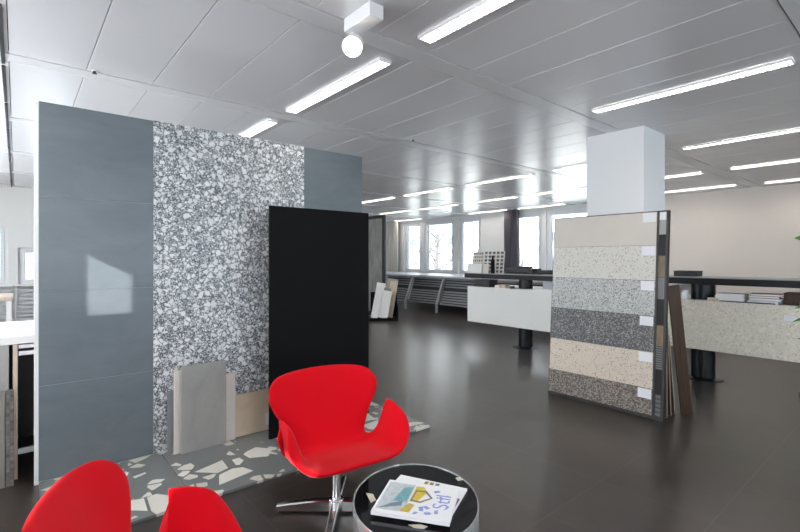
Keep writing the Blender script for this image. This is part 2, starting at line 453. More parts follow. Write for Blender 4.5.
# deep sill with the sloping slatted radiator covers below it
RT, RB = 8.80, 8.50
struct('trim_2', MB().box((-13.0, RT, .93), (-3.2, YF-.002, .955), .003), 'sill')
def radiator(x0, x1, label):
    r = empty('radiator_cover', ((x0+x1)/2, RB, 0)); w = (x1-x0)/2-.03
    tag(r, label, 'radiator cover', 'slatted radiator covers under the window sill')
    mb = MB(); n = 11
    for i in range(n):
        z = .20+i*(.70/n); y = .0+(RT-RB)*(z-.14)/.79
        if i == 6: continue
        t = Matrix.Translation((0, y+.045, z+.03)) @ Matrix.Rotation(R(-18), 4, 'X')
        mb.box((-w, -.006, -.02), (w, .006, .02), .002, t)
    mb.build('slats', 'slat', r)
    mb = MB().box((-w, .0, -.35), (w, .01, .36), 0, Matrix.Translation((0, .19, .55)) @ Matrix.Rotation(R(-20), 4, 'X')); mb.build('back_plate', 'slot', r)
    mb = MB().box((-w, .12, .9), (w, RT-RB+.02, .925)); mb.build('top_rail', 'slat', r)
    sx = w+.03
    pts = [(-sx, -.02, .001), (-sx, -.02, .22), (-sx, RT-RB-.03, .93)]
    mb = MB()
    for (p, q) in zip(pts, pts[1:]):
        p, q = Vector(p), Vector(q); d = (q-p); L = d.length
        t = frame_mat(p, (1, 0, 0), Vector((0, -d.z, d.y)), d)
        mb.box((-.022, -.03, 0), (.022, .03, L), .003, t)
    mb.build('bracket_leg', 'strut', r)
    return r
radx = [-11.11, -9.86, -8.61, -7.36, -6.11, -4.86, -3.61]
for i in range(len(radx)-1):
    lab = ['dark slatted radiator cover under the window sill, partly behind the bin of sample tiles',
           'dark slatted radiator cover under the sill, between the two pale sloping brackets in full view',
           'dark slatted radiator cover under the sill, running in behind the end of the white counter',
           'dark slatted radiator cover seen in the gap behind the white counter and its sample boards',
           'dark slatted radiator cover behind the white counter, below the grey curtain',
           'dark slatted radiator cover behind the terrazzo sample board'][i]
    radiator(radx[i], radx[i+1], lab)

# curtains
def curtain(name, x0, x1, y, z0, z1, mat, label, waves):
    mb = MB(); bm = mb.bm; n = waves*8; A = []; B = []
    for i in range(n+1):
        u = i/n; x = (u-.5)*(x1-x0); yy = .045*math.sin(u*waves*2*PI)
        A.append(bm.verts.new((x, yy, 0))); B.append(bm.verts.new((x, yy, z1-z0)))
    for i in range(n): bm.faces.new((A[i], A[i+1], B[i+1], B[i]))
    o = mb.build(name, mat, None, 'all'); o.location = ((x0+x1)/2, y, z0)
    sm = o.modifiers.new('s', 'SOLIDIFY'); sm.thickness = .006
    tag(o, label, 'curtain')
curtain('curtain', -7.80, -7.32, YF-.22, .96, 2.74, 'curtain', 'dark grey floor-length style curtain drawn back beside the white wall pier', 5)
curtain('curtain', -12.95, -12.38, YF-.2, .96, 2.74, 'blind', 'pale cream curtain gathered at the end of the window wall', 5)

# outside
tag(MB().box((-60, 13, -4.2), (60, 70, -4)).build('outside_ground', 'ground'), None, None, None, 'structure')
bd = empty('neighbour_building', (-22, 30, -4)); tag(bd, 'pale building across the street seen through the windows', 'building')
MB().box((-20, 0, 0), (14, 8, 14)).build('facade_wall', 'facade', bd)
nb = MB().box((-7.2, -8.2, -4), (2.3, -8, 9)).box((5.75, -8.2, -4), (12, -8, 9)); tag(nb.build('trim_3', 'facade'), None, None, None, 'structure')  # unseen slabs added outside to keep the sun off the back windows
MB().prism([(-20.5, -.6), (14.5, -.6), (14.5, 8.6), (-20.5, 8.6)], 14, 14.3).build('roof_edge', 'roof', bd)
for x in (-17, -11.8, -6.6, -1.4, 3.8, 9):
    w_ = MB().box((x-.45, -.05, 6.7), (x+.45, .02, 7.35)).build('facade_window', 'facade_win', bd)
def tree(x, y, s, label):
    t = empty('bare_tree', (x, y, -4)); tag(t, label, 'tree')
    MB().tube([(0, 0, 0), (.1, 0, 2.2*s), (.25, .1, 4.6*s)], [.16*s, .12*s, .05*s]).build('trunk', 'bark', t)
    mb = MB()
    for k in range(16):
        z = (1.6+k*.19)*s; a = k*2.4; L = (1.7-k*.06)*s
        p = Vector((.1, 0, z)); q = p+Vector((math.cos(a)*L*.5, math.sin(a)*L*.5, .35*s)); e = p+Vector((math.cos(a)*L, math.sin(a)*L, .95*s))
        mb.tube([p, q, e], [.05*s, .03*s, .012*s], 6)
        for d in (-.6, .6): mb.tube([q, q+Vector((math.cos(a+d)*L*.4, math.sin(a+d)*L*.4, .45*s))], [.02*s, .008*s], 5)
    mb.build('branches', 'bark', t)
tree(-19.5, 19, 1.5, 'bare tree outside the narrow end window')
tree(-19.2, 27, 1.2, 'smaller bare tree outside, past the wide window pane')

# ------------------------------------------------------------------ ceiling lights
def make_light():
    r = empty('ceiling_light', (0, 0, CEIL)); L = 1.36/2; W = .05
    MB().box((-L, -W, -.022), (L, -W+.006, -.001)).box((-L, W-.006, -.022), (L, W, -.001)).box((-L, -W+.006, -.022), (-L+.008, W-.006, -.001)).box((L-.008, -W+.006, -.022), (L, W-.006, -.001)).build('light_frame', 'lamp_white', r)
    MB().box((-L+.01, -W+.008, -.006), (L-.01, W-.008, -.002)).build('light_tube', 'tube', r)
    mb = MB(); n = 34
    for i in range(n):
        x = -L+.03+i*(2*L-.06)/(n-1); mb.box((x-.004, -W+.006, -.024), (x+.004, W-.006, -.007))
    mb.build('louvre', 'lamp_white', r)
    return r
def bayc(k): return B0 - BW*k - BW/2           # bay k lies between band k and k+1
LR = {0: 'just over the viewer', 1: '', 2: ''}
proto = make_light()
spots = [
    (0, 1.87, 'long ceiling strip light nearest the spot lamp, on the side away from the grey wall'),
    (-1, 1.87, 'ceiling strip light crossing the top edge of the picture'),
    (1, 1.87, 'short piece of ceiling strip light showing just above the pebble terrazzo panel'),
    (-1, 3.935, 'long ceiling strip light with a toothed louvre in front of the white column'),
    (2, 3.935, 'ceiling strip light just past the end of the grey tile wall'),
    (-1, 6.08, 'ceiling strip light above the beige counter, first beyond the column'),
    (0, 6.12, 'ceiling strip light cut off by the face of the white column'),
    (1, 6.15, 'ceiling strip light in the middle row, nearest the column and showing whole'),
    (2, 6.17, 'ceiling strip light in the middle row, second from the column among those showing whole'),
    (3, 6.2, 'ceiling strip light in the middle row, touching the end of the grey wall'),
    (-1, 7.98, 'ceiling strip light beside the column, third row out over the beige counter'),
    (0, 8.02, 'short piece of ceiling strip light directly beside the column above the warm wall'),
    (1, 8.1, 'ceiling strip light over the white counter that runs in behind the column'),
    (2, 8.15, 'ceiling strip light hanging in line with the white wall pier'),
    (3, 8.2, 'ceiling strip light in the row before the windows, over the wide window pane'),
    (4, 8.2, 'small ceiling strip light in the row before the windows, over the bin of tiles'),
    (-1, 9.92, 'ceiling strip light close to the warm wall near its outer corner'),
    (0, 9.8, 'ceiling strip light close to the warm wall beside the column'),
    (2, 10.08, 'ceiling strip light close to the windows, above the grey curtain'),
    (3, 10.12, 'ceiling strip light close to the windows, above the wall pier'),
    (5, 10.2, 'ceiling strip light close to the windows, above the narrow end window')]
first = True
xover = {7.98: {-1: -1.38}, }
for (k, y, lab) in spots:
    o = proto if first else copy_tree(proto); first = False
    o.location = (bayc(k)+.02, y, CEIL)
    tag(o, lab, 'ceiling light', 'strip lights in the metal ceiling')
for (k, y) in ((-1, -.2), (-2, 1.87), (0, -.2), (-2, 3.935)):  # unseen lamps added for their light over the viewer
    o = copy_tree(proto); o.location = (bayc(k)+.02, y, CEIL)
    tag(o, 'ceiling strip light beyond the edges of the picture', 'ceiling light', 'strip lights outside the picture')

# spot lamp
sp = empty('spot_lamp', (-1.985, 1.425, CEIL)); tag(sp, 'white ceiling spot lamp with a glaring round head under a box gear', 'spot lamp')
MB().box((-.14, -.045, -.075), (.10, .045, -.001), .004).build('gear_box', 'lamp_white', sp)
MB().tube([(-.115, .0, -.075), (-.115, .0, -.10)], .012).build('lamp_arm', 'lamp_white', sp)
ax = Vector((.55, -.55, -.63)).normalized(); c0 = Vector((-.115, .0, -.14))
hd = MB(); hd.tube([c0-ax*.06, c0-ax*.045, c0+ax*.04], [.035, .052, .056], 28); hd.build('lamp_head', 'lamp_white', sp, True)
hd = MB(); hd.tube([c0+ax*.0405, c0+ax*.044], [.050, .047], 28); hd.build('lamp_lens', 'spot', sp, True)
for (x, y, lab) in ((-3.84, .42, 'small dark sprinkler in the ceiling near the joint above the plain grey tiles'),
                    (-3.78, 3.36, 'small dark sprinkler in the ceiling over the gap past the grey wall')):
    s_ = empty('ceiling_sprinkler', (x, y, CEIL)); tag(s_, lab, 'sprinkler')
    MB().cyl((0, 0), .022, -.005, -.0005, 20).build('rosette', 'lamp_white', s_)
    MB().cyl((0, 0), .009, -.018, -.005, 12).cyl((0, 0), .016, -.021, -.018, 16).build('sprinkler_head', 'slot', s_)

# ------------------------------------------------------------------ tile display wall
PX = -3.67; P0, P1 = .107, 2.593; PZ0, PZ1 = .02, 2.425
dw = empty('tile_display_wall', (PX, P0, 0)); tag(dw, 'tall display wall of blue-grey tiles around a pebble terrazzo panel', 'display wall')
MB().box((-.045, -.022, 0), (-.012, P1-P0, PZ1-.004), .002).build('backing_board', 'board_white', dw)
TH = (PZ1-PZ0)/4
T0, T1 = .757-P0, 1.963-P0
for (ya, yb) in ((0, T0-.001), (T1+.001, P1-P0)):
    for i in range(4):
        MB().box((-.0115, ya+.001, PZ0+TH*i+.0012), (0, yb-.001, PZ0+TH*(i+1)-.0012), .0008).build('wall_tile', 'blue_tile', dw)
MB().box((-.0115, -.001, PZ0), (-.003, P1-P0, PZ1-.002)).build('joint_grout', plain('grout_pale', (.36, .38, .40), .8), dw)
tp = MB().box((-.0115, T0, PZ0), (.001, T1, PZ1+.002), .0008).build('terrazzo_panel', 'terr', dw); tp['label'] = 'dense white pebble terrazzo panel'

# shard terrazzo platform, in two slabs meeting at the first tile joint
ya = .107
for (a, b, lab) in ((.107, .80, 'grey platform slab with cream shards under the plain grey tiles'),
                    (.803, 2.68, 'long grey platform slab with cream shards under the terrazzo panel and red armchair')):
    o = MB().box((-3.667, a, .001), (-2.80, b, .0185), .001).build('terrazzo_platform', 'shard'); tag(o, lab, 'platform slab', 'shard terrazzo platform slabs')

# boards leaning on the display wall
def leaning(name, mat, label, cat, y0, y1, xb, xt, z0, z1, thick, yt=0, bev=.002, group=None):
    """board whose back runs from (xb, z0) up to (xt, z1): leans towards -X"""
    d = Vector((xt-xb, yt, z1-z0)); L = d.length
    r = empty(name, (xb, (y0+y1)/2, z0)); tag(r, label, cat, group)
    ez = d.normalized(); ey = Vector((0, 1, 0)); ex = ey.cross(ez).normalized(); ey = ez.cross(ex)
    t = frame_mat((0, 0, 0), ex, ey, ez)
    o = MB().box((0, -(y1-y0)/2, 0), (thick, (y1-y0)/2, L), bev).build('board', mat, r)
    o.matrix_local = t
    return r, o
def leaning1(*a, **k):
    """the same as one mesh object"""
    r, o = leaning(*a, **k)
    m = r.matrix_basis @ o.matrix_local
    for key in r.keys(): o[key] = r[key]
    nm = r.name.split('.')[0]
    o.parent = None; o.matrix_world = Matrix.Translation(r.location) @ o.matrix_local
    bpy.data.objects.remove(r); o.name = nm; o.data.name = nm
    return o
leaning1('black_panel', 'black', 'tall plain matt black panel leaning on the display wall behind the red armchair', 'panel', 1.510, 2.462, -3.40, -3.655, .0185, 1.826, .022)
leaning1('stone_slab', 'dark_slab', 'dark stone slab mostly hidden at the back of the leaning sample stack', 'sample slab', .83, 1.24, -3.60, -3.662, .0185, .47, .008)
leaning1('stone_slab', 'pink_slab', 'pale rose slab peeking out between the dark slab and the front grey slab', 'sample slab', .868, 1.05, -3.575, -3.645, .0185, .615, .014)
leaning1('stone_slab', 'pink_slab', 'pale rose slab peeking out between the front grey slab and the beige one', 'sample slab', 1.08, 1.31, -3.575, -3.645, .0185, .535, .014)
leaning1('stone_slab', 'grey_slab', 'grey stone slab at the front of the stack leaning on the pebble terrazzo', 'sample slab', .907, 1.228, -3.545, -3.622, .0185, .645, .016)
r_, b_ = leaning('stone_slab', 'beige_slab', 'small beige slab with a white sticker leaning on the terrazzo beside the black panel', 'sample slab', 1.318, 1.62, -3.60, -3.662, .0185, .335, .018)
lb = MB().box((.0181, .09, .045), (.0188, .148, .145)).build('sticker', 'label', r_); lb.matrix_local = b_.matrix_local.copy()

# ------------------------------------------------------------------ swan-shaped armchairs
def smooth(a, b, x):
    t = max(0, min(1, (x-a)/(b-a))); return t*t*(3-2*t)
HALF = [(0, -.345), (.10, -.343), (.20, -.328), (.295, -.308), (.39, -.278), (.465, -.222), (.505, -.14), (.514, -.06), (.488, -.008), (.43, .03),
        (.355, .046), (.285, .048), (.228, .085), (.245, .15), (.285, .23), (.332, .30), (.355, .365), (.335, .43), (.275, .478), (.17, .507), (.07, .518), (0, .52)]
def swan_shell():
    pts = HALF + [(-x, y) for (x, y) in HALF[-2:0:-1]]
    n = len(pts); out = []; SUB = 4
    for i in range(n):
        p0, p1, p2, p3 = [Vector(pts[(i+d) % n]) for d in (-1, 0, 1, 2)]
        for q in range(SUB):
            t = q/SUB
            out.append(.5*((2*p1)+(p2-p0)*t+(2*p0-5*p1+4*p2-p3)*t*t+(3*p1-p0-3*p2+p3)*t**3))
    # centre line
    NT = 220; T0_, T1_ = -.42, .56; cur = [None]*(NT+1)
    def phi(t): return R(-9) + R(79)*smooth(-.09, .16, t) - R(9)*smooth(.28, .52, t) - R(14)*(1-smooth(-.36, -.20, t))*1.0
    i0 = int((0-T0_)/(T1_-T0_)*NT); dt = (T1_-T0_)/NT
    cur[i0] = Vector((.0, .325))
    for i in range(i0+1, NT+1):
        f = phi(T0_+(i-.5)*dt); cur[i] = cur[i-1]+Vector((-math.cos(f), math.sin(f)))*dt
    for i in range(i0-1, -1, -1):
        f = phi(T0_+(i+.5)*dt); cur[i] = cur[i+1]-Vector((-math.cos(f), math.sin(f)))*dt
    def centre(t):
        u = (t-T0_)/dt; i = max(0, min(NT-1, int(u))); return cur[i].lerp(cur[i+1], u-i)
    def F(s, t):
        a = abs(s); w = 1-smooth(-.03, .13, t); front = .36+.64*smooth(-.37, -.17, t)
        x = 0; d = 0; N = 24
        for k in range(N):
            ss = a*(k+.5)/N
            arm = R(78)*front*smooth(.15, .36, ss) - R(8)*smooth(.40, .52, ss)
            back = R(24)*smooth(.02, .34, ss)
            ps = w*arm+(1-w)*back
            x += math.cos(ps)*a/N; d += math.sin(ps)*a/N
        f = phi(t); c = centre(t)
        nrm = Vector((math.sin(f), math.cos(f)))
        p = c+nrm*d
        return Vector((math.copysign(x, s), p.x, p.y))
    cen = Vector((0, .045)); rad = [0, .12, .24, .36, .48, .6, .71, .80, .87, .92, .955, .98, .993]
    bm = bmesh.new()
    def norm(s, t):
        e = .004; a = F(s+e, t)-F(s-e, t); b = F(s, t+e)-F(s, t-e); return a.cross(b).normalized()
    TH_ = .024; N = len(out)
    top, bot = [], []
    for ri, r_ in enumerate(rad):
        h = TH_*max(0, 1-r_**9)**.5
        A, B = [], []
        for p in (out if ri else [cen]):
            q = cen+(p-cen)*r_ if ri else cen
            P = F(q.x, q.y); n_ = norm(q.x, q.y)
            bulge = .014*(1-r_**2)
            A.append(bm.verts.new(P+n_*(h*.8+bulge*.3))); B.append(bm.verts.new(P-n_*(h*.9+bulge)))
        top.append(A); bot.append(B)
    rim = []
    for p in out:
        rim.append(bm.verts.new(F(p.x, p.y)))
    for L, flip in ((top, False), (bot, True)):
        seq = L+[rim]
        for a, b in zip(seq, seq[1:]):
            for k in range(N):
                k2 = (k+1) % N
                f = (a[0], b[k], b[k2]) if len(a) == 1 else (a[k], b[k], b[k2], a[k2])
                bm.faces.new(f[::-1] if flip else f)
    m = MB(); m.bm.free(); m.bm = bm
    return m
def make_chair():
    r = empty('swan_chair')
    sh = swan_shell().build('seat_shell', 'red', r, 'all')
    sd = sh.modifiers.new('sub', 'SUBSURF'); sd.levels = 1; sd.render_levels = 1
    MB().lathe((0, .02), [(0, .285), (.10, .30), (.10, .292), (.035, .275), (.024, .265), (.024, .075), (.03, .07), (.03, .04), (0, .04)], 28).build('swivel_post', 'chrome', r, True)
    hub = MB().lathe((0, .02), [(0, .028), (.042, .028), (.044, .05), (.038, .078), (0, .08)], 28).build('hub', 'chrome', r, True)
    for k in range(4):
        lg = MB(); bm = lg.bm
        secs = [(.03, .023, .014, .074), (.12, .022, .013, .069), (.24, .020, .012, .056), (.335, .018, .010, .042)]
        rings = []
        for (d, w, z0, z1) in secs:
            rings.append([bm.verts.new(c) for c in ((d, -w, z0), (d, w, z0), (d, w, z1-.006), (d, w-.006, z1), (d, -w+.006, z1), (d, -w, z1-.006))])
        for a, b in zip(rings, rings[1:]):
            for q in range(6): bm.faces.new((a[q], a[(q+1) % 6], b[(q+1) % 6], b[q]))
        bm.faces.new(rings[0][::-1]); bm.faces.new(rings[-1])
        lo = lg.build('leg', 'chrome', r); lo.location = (0, .02, 0); lo.rotation_euler = (0, 0, BASE0+k*PI/2)
        g = MB().cyl((.318, 0), .012, 0.0, .012, 14).build('glide', 'plastic', lo)
    return r
BASE0 = 0
# chair base angle is measured in the chair's own frame; the visible chair has one leg lying across the view
ch_rz = R(-96)
BASE0 = R(50+180)-ch_rz
chair = make_chair()
def put_chair(o, x, y, rz, label):
    # the origin lies below the post, which is .02 ahead of it
    o.location = (x+.02*math.sin(rz), y-.02*math.cos(rz), 0); o.rotation_euler = (0, 0, rz)
    tag(o, label, 'armchair', 'red armchairs around the low table')
put_chair(chair, -2.21, 1.385, ch_rz, 'red wool armchair seen whole, in front of the black panel')
c2 = copy_tree(chair); put_chair(c2, -1.515, .300, R(-20), 'red armchair with only its back and one sunlit arm showing, before the plain grey tiles')

# ------------------------------------------------------------------ low table with magazines
TX, TY, TZ = -1.337, 1.202, .487
tb = empty('side_table', (TX, TY, 0), R(50)); tag(tb, 'low side table with a glossy black top and pale rim', 'side table')
def oval(o):
    for v in o.data.vertices: v.co.x *= .98; v.co.y *= 1.2
    return o
oval(MB().lathe((0, 0), [(0, TZ-.018), (.244, TZ-.018), (.244, TZ-.0005), (.2435, TZ), (0, TZ)], 72).build('table_top', 'black_gloss', tb, True))
oval(MB().lathe((0, 0), [(.2442, TZ-.075), (.250, TZ-.075), (.250, TZ+.003), (.2492, TZ+.004), (.2455, TZ+.004), (.2445, TZ+.003), (.2442, TZ-.075)], 72).build('rim', 'rim', tb, True))
MB().lathe((0, 0), [(0, TZ-.034), (.09, TZ-.034), (.09, TZ-.02), (0, TZ-.02)], 40).lathe((0, 0), [(0, .012), (.022, .012), (.022, TZ-.034), (0, TZ-.034)], 24).build('pedestal', 'chrome', tb, True)
MB().lathe((0, 0), [(0, 0), (.17, 0), (.17, .006), (.16, .012), (0, .014)], 48).build('foot_plate', 'chrome', tb, True)
def loc_t(px, py, z):
    c_, s_ = math.cos(R(50)), math.sin(R(50)); u = (px-400)/457; d = (1.43-z)*457/(py-258.5)
    return Vector((d*(-s_+c_*u)-TX, d*(c_+s_*u)-TY))
def unrot(v): return Vector((v.x*math.cos(R(50))+v.y*math.sin(R(50)), -v.x*math.sin(R(50))+v.y*math.cos(R(50))))
def chips(poly, nm):
    MB().prism([tuple(p) for p in poly], TZ+.0001, TZ+.0005).build(nm, 'cream', tb)
for poly in ([(366, 493), (373, 494), (376, 500), (371, 503)], [(408, 525), (420, 524), (428, 526.5), (424, 529), (414, 528)], [(455, 478), (460, 477), (463, 480), (458, 481)]):
    chips([unrot(loc_t(px, py, TZ)) for px, py in poly], 'inlay_chip')  # flat cream pieces on the black top

def magazine(p, fl, fr, rl, z0, th, label):
    """fl, fr: the near corners, rl: the far one beside fl (world x, y)"""
    r = empty('magazine', (*fl, z0)); tag(r, label, 'magazine', 'magazines on the low table')
    ex = (fr-fl); w = ex.length; ang = math.atan2(ex.y, ex.x); r.rotation_euler = (0, 0, ang); d = (rl-fl).length
    MB().box((.001, .001, .0006), (w-.002, d-.001, th-.0006)).build('pages', 'paper', r)
    MB().box((0, 0, th-.0006), (w, d, th)).box((0, 0, 0), (w, d, .0006)).box((-.0006, 0, 0), (0, d, th)).build('cover', 'paper', r)
    return r, w, d
W2 = lambda px, py, z: loc_t(px, py, z)+Vector((TX, TY))
zA = TZ+.0046; zB = zA+.007; zC = zB+.013
fl = W2(370.8, 514.5, zB); fr = W2(449.5, 523, zC); rl = W2(385.5, 483, zC)
# lower one, turned a little
ra = W2(401, 474.6, zB); rb = W2(467.5, 488.6, zB); dn = Vector((rb.y-ra.y, -(rb.x-ra.x))).normalized()
m1, w1, d1 = magazine(None, ra+dn*.235, rb+dn*.235, ra, zA, .007, 'white magazine with small pictures, lying under the other one')
def flat(parent, name, col, poly, z, rough=.45):
    MB().prism(poly, z, z+.0003).build(name, plain('print_'+name, col, rough, var=.15, vscale=60), parent)
for i, c_ in enumerate(((.30, .16, .08), (.25, .12, .10), (.10, .09, .09))):
    flat(m1, 'small_picture', c_, [(w1*(.40+.08*i), d1-.035), (w1*(.455+.08*i), d1-.035), (w1*(.455+.08*i), d1-.012), (w1*(.40+.08*i), d1-.012)], .007)
flat(m1, 'edge_picture', (.22, .17, .14), [(w1*.93, d1*.30), (w1*.985, d1*.30), (w1*.985, d1*.62), (w1*.93, d1*.62)], .007)
ex = fr-fl; en = Vector((-ex.y, ex.x)).normalized()
m2, w2, d2 = magazine(None, fl, fr, fl+en*.245, zB, .013, 'illustrated magazine lying on top, with a house picture and blue lettering on its cover')
zc = .0131
def P2(*uv): return [(u*w2, v*d2) for u, v in uv]
flat(m2, 'cover_photo', (.50, .55, .58), P2((.03, .10), (.40, .10), (.40, .93), (.03, .93)), zc)
flat(m2, 'pool_picture', (.15, .36, .40), P2((.20, .36), (.38, .40), (.385, .84), (.26, .80)), zc+.0004)
flat(m2, 'shadow_picture', (.16, .22, .28), P2((.06, .12), (.34, .26), (.33, .40), (.20, .30)), zc+.0004)  # dark printed shape on the cover
flat(m2, 'tree_picture', (.62, .46, .05), P2((.41, .40), (.52, .45), (.60, .75), (.52, .90), (.42, .88)), zc+.0003)
flat(m2, 'leaf_picture', (.48, .36, .06), P2((.34, .12), (.47, .10), (.50, .33), (.42, .36)), zc+.0003)
hx = [(.42, .42), (.56, .40), (.70, .58), (.58, .78), (.44, .76)]; hi = [(.44, .46), (.55, .445), (.665, .58), (.57, .735), (.455, .72)]
mb = MB(); bm = mb.bm
A = [bm.verts.new((u*w2, v*d2, zc+.0009)) for u, v in hx]; B = [bm.verts.new((u*w2, v*d2, zc+.0009)) for u, v in hi]
for q in range(5): bm.faces.new((A[q], A[(q+1) % 5], B[(q+1) % 5], B[q]))
mb.build('house_picture', plain('print_house', (.16, .15, .14), .5), m2)
for (u, v, a) in ((.60, .25, .07), (.70, .15, .05), (.55, .12, .05), (.80, .22, .06), (.72, .80, .05), (.88, .70, .03), (.80, .62, .05), (.66, .30, .05), (.92, .40, .025)):
    flat(m2, 'blue_blot', (.25, .30, .62), [((u+a*(.7+.4*math.sin(q*5+u*30))*math.cos(q*PI/5))*w2, (v+a*(.8+.3*math.cos(q*4+v*20))*math.sin(q*PI/5))*d2) for q in range(10)], zc+.0002)
fc = bpy.data.curves.new('cover_title', 'FONT'); fc.body = 'Stil'; fc.size = .085; fc.extrude = .0002
to = bpy.data.objects.new('tmp_title', fc); COL.objects.link(to)
dg = bpy.context.evaluated_depsgraph_get(); me = bpy.data.meshes.new_from_object(to.evaluated_get(dg)); bpy.data.objects.remove(to)
me.name = 'cover_title'; me.materials.clear(); me.materials.append(plain('print_title', (.30, .36, .66), .5))
tt = bpy.data.objects.new('cover_title', me); COL.objects.link(tt); tt.parent = m2; tt.location = (w2*.93, d2*.30, zc+.0012); tt.rotation_euler = (0, 0, R(90))

# ------------------------------------------------------------------ tilted sample board with six terrazzo rows
BX0, BXS, BX1 = -2.712, -1.672, -1.582
BYB, BYT, BH = 4.33, 4.46, 1.862
tilt = math.atan2(BYT-BYB, BH)
sb = empty('sample_board', (BX0, BYB, .001), 0, -tilt)
sb.rotation_euler = (-tilt, 0, 0)
tag(sb, 'large leaning sample board with six rows of speckled tiles in a dark frame', 'sample board')
LW = BX1-BX0; SWX = BXS-BX0; LZ = BH/math.cos(tilt)
MB().box((0, .012, 0), (LW, .045, LZ), .002).build('back_panel', 'dframe', sb)
fr_ = MB().box((0, 0, 0), (LW, .012, .03)).box((0, 0, LZ-.008), (LW, .012, LZ)).box((0, 0, .03), (.008, .012, LZ-.008))
fr_.box((SWX-.004, -.006, .03), (SWX+.014, .012, LZ-.008)).box((LW-.016, -.006, .03), (LW, .012, LZ-.008)); fr_.build('frame', 'dframe', sb)
zr = [.03, .262, .588, .912, 1.232, 1.552, LZ-.008]
mats = ['t_brownspeck', 't_beigespeck', 't_darkspeck', 't_greyspeck', 't_whitespeck', 't_cream']
nms = ['brown speckled tile', 'beige speckled tile', 'dark grey speckled tile', 'light grey speckled tile', 'white speckled tile', 'plain cream tile']
for i in range(6):
    t_ = MB().box((.008, -.004, zr[i]+.0015), (SWX-.004, .012, zr[i+1]-.0015), .001).build('sample_tile', mats[i], sb); t_['label'] = nms[i]
    zt = zr[i+1]-.006
    MB().box((SWX-.128, -.0052, zt-.085), (SWX-.012, -.0042, zt)).build('label_card', 'label', sb)
sw = [('paper', .075), ('grey_slab', .125), ('slab_dark', .185), ('olive', .19), ('ribbed', .19), ('slab_dark', .225), ('brownw', .18), ('meshy', .20), ('slab_dark', .21), ('lined', .19)]
M['olive'] = stone('olive_stone', (.13, .105, .06), (.24, .20, .13), 9, .5)
M['brownw'] = stone('brown_wood', (.13, .09, .05), (.26, .19, .12), 6, .5, (6, 6, .8))
M['ribbed'] = grid_mat('ribbed_grey', (.10, .10, .105), (.22, .22, .22), 4, 16, .8, 'XZ', False)
M['meshy'] = grid_mat('mesh_grey', (.05, .05, .055), (.30, .30, .30), 6, 10, .45, 'XZ', False)
M['lined'] = grid_mat('lined_dark', (.035, .035, .04), (.13, .13, .14), 1, 5, .75, 'XZ', False)
z = LZ-.012
tot = sum(h for _, h in sw); sc_ = (LZ-.012-.032)/tot
for (mt, hh) in sw:
    hh *= sc_
    MB().box((SWX+.016, -.002, z-hh+.002), (LW-.018, .012, z-.002), .001).build('swatch', mt, sb); z -= hh
# boards leaning against its back
def back_board(x0, x1, yb, yt, h, th, mat, label):
    a = math.atan2(yb-yt, h); r = empty('leaning_board', (x0, yb, .001)); r.rotation_euler = (a, 0, 0)
    tag(r, label, 'board', 'boards leaning behind the sample board')
    MB().box((0, 0, 0), (x1-x0, th, h/math.cos(a)), .0008).build('board_core', 'edge', r)
    MB().box((.002, th, .002), (x1-x0-.002, th+.001, h/math.cos(a)-.002)).box((.002, -.001, .002), (x1-x0-.002, 0, h/math.cos(a)-.002)).build('board_facing', 'wood_dark', r)
back_board(-2.40, -1.597, 4.46, 4.448, .96, .010, 'wood_dark', 'thin board with a pale edge, closest of those behind the sample board')
back_board(-2.42, -1.594, 4.545, 4.470, .86, .010, 'wood_dark', 'thin board with a pale edge, second of those leaning behind the sample board')
back_board(-2.40, -1.592, 4.63, 4.50, .74, .010, 'wood_dark', 'thin board with a pale edge, next to the dark wood plank')
o = MB(); pb = Vector((-1.517, 4.70, .003)); pt = Vector((-1.572, 4.530, 1.19)); ez = (pt-pb); L = ez.length; exx = Vector((.643, .766, 0)); ey = ez.cross(exx).normalized(); ex2 = ey.cross(ez).normalized()
o.box((-.052, -.009, 0), (.052, .009, L), .002)
o = o.build('wood_plank', 'wood_dark'); o.matrix_world = frame_mat(pb, ex2, ey, ez); tag(o, 'dark brown wood plank leaning upright at the side of the sample board', 'plank')

# ------------------------------------------------------------------ counters
def counter(name, x0, x1, ped_x, fmat, label, pr=.11, dz=0, zb=.352):
    c = empty(name, (x0, 5.97, 0)); tag(c, label, 'counter', 'counters with a dark upper shelf')
    W = x1-x0
    MB().box((0, 0, zb), (W, .03, .952), .003).build('front_panel', fmat, c)
    MB().box((.02, .03, .915), (W-.02, .95, .945), .003).build('worktop', 'c_white' if fmat == 'c_white' else 'slab_top', c)
    MB().box((-.18, .12, 1.092+dz), (W, .60, 1.166+dz), .003).build('upper_shelf', 'slab_dark', c)
    MB().box((-.18, .12, 1.1665+dz), (W, .60, 1.178+dz), .002).build('shelf_top', 'slab_top', c)
    for px in ped_x:
        p = MB().lathe((px-x0, .33), [(0, .02), (pr, .02), (pr, .9145), (0, .9145)], 40).lathe((px-x0, .33), [(0, .946), (pr, .946), (pr, 1.0915+dz), (0, 1.0915+dz)], 40).build('pedestal', 'ped', c, True)
        MB().lathe((px-x0, .33), [(0, 0), (.21, 0), (.21, .008), (.19, .016), (0, .018)], 48).build('foot_plate', 'ped', c, True)
    return c
counter('reception_counter', -5.30, -3.3, (-4.35,), 'c_white', 'long counter with a hanging white front panel on a round steel foot')
counter('reception_counter', -2.75, .6, (-1.86, -.1), 'c_beige', 'long counter with a beige terrazzo front panel and black round pedestals', .125, .035, .392)
card = MB().box((-.05, -.0025, .0), (.05, -.0005, .055)).build('counter_sign', 'label'); card.location = (-1.0, 5.968, .80); tag(card, 'small white card on the beige counter front', 'card')

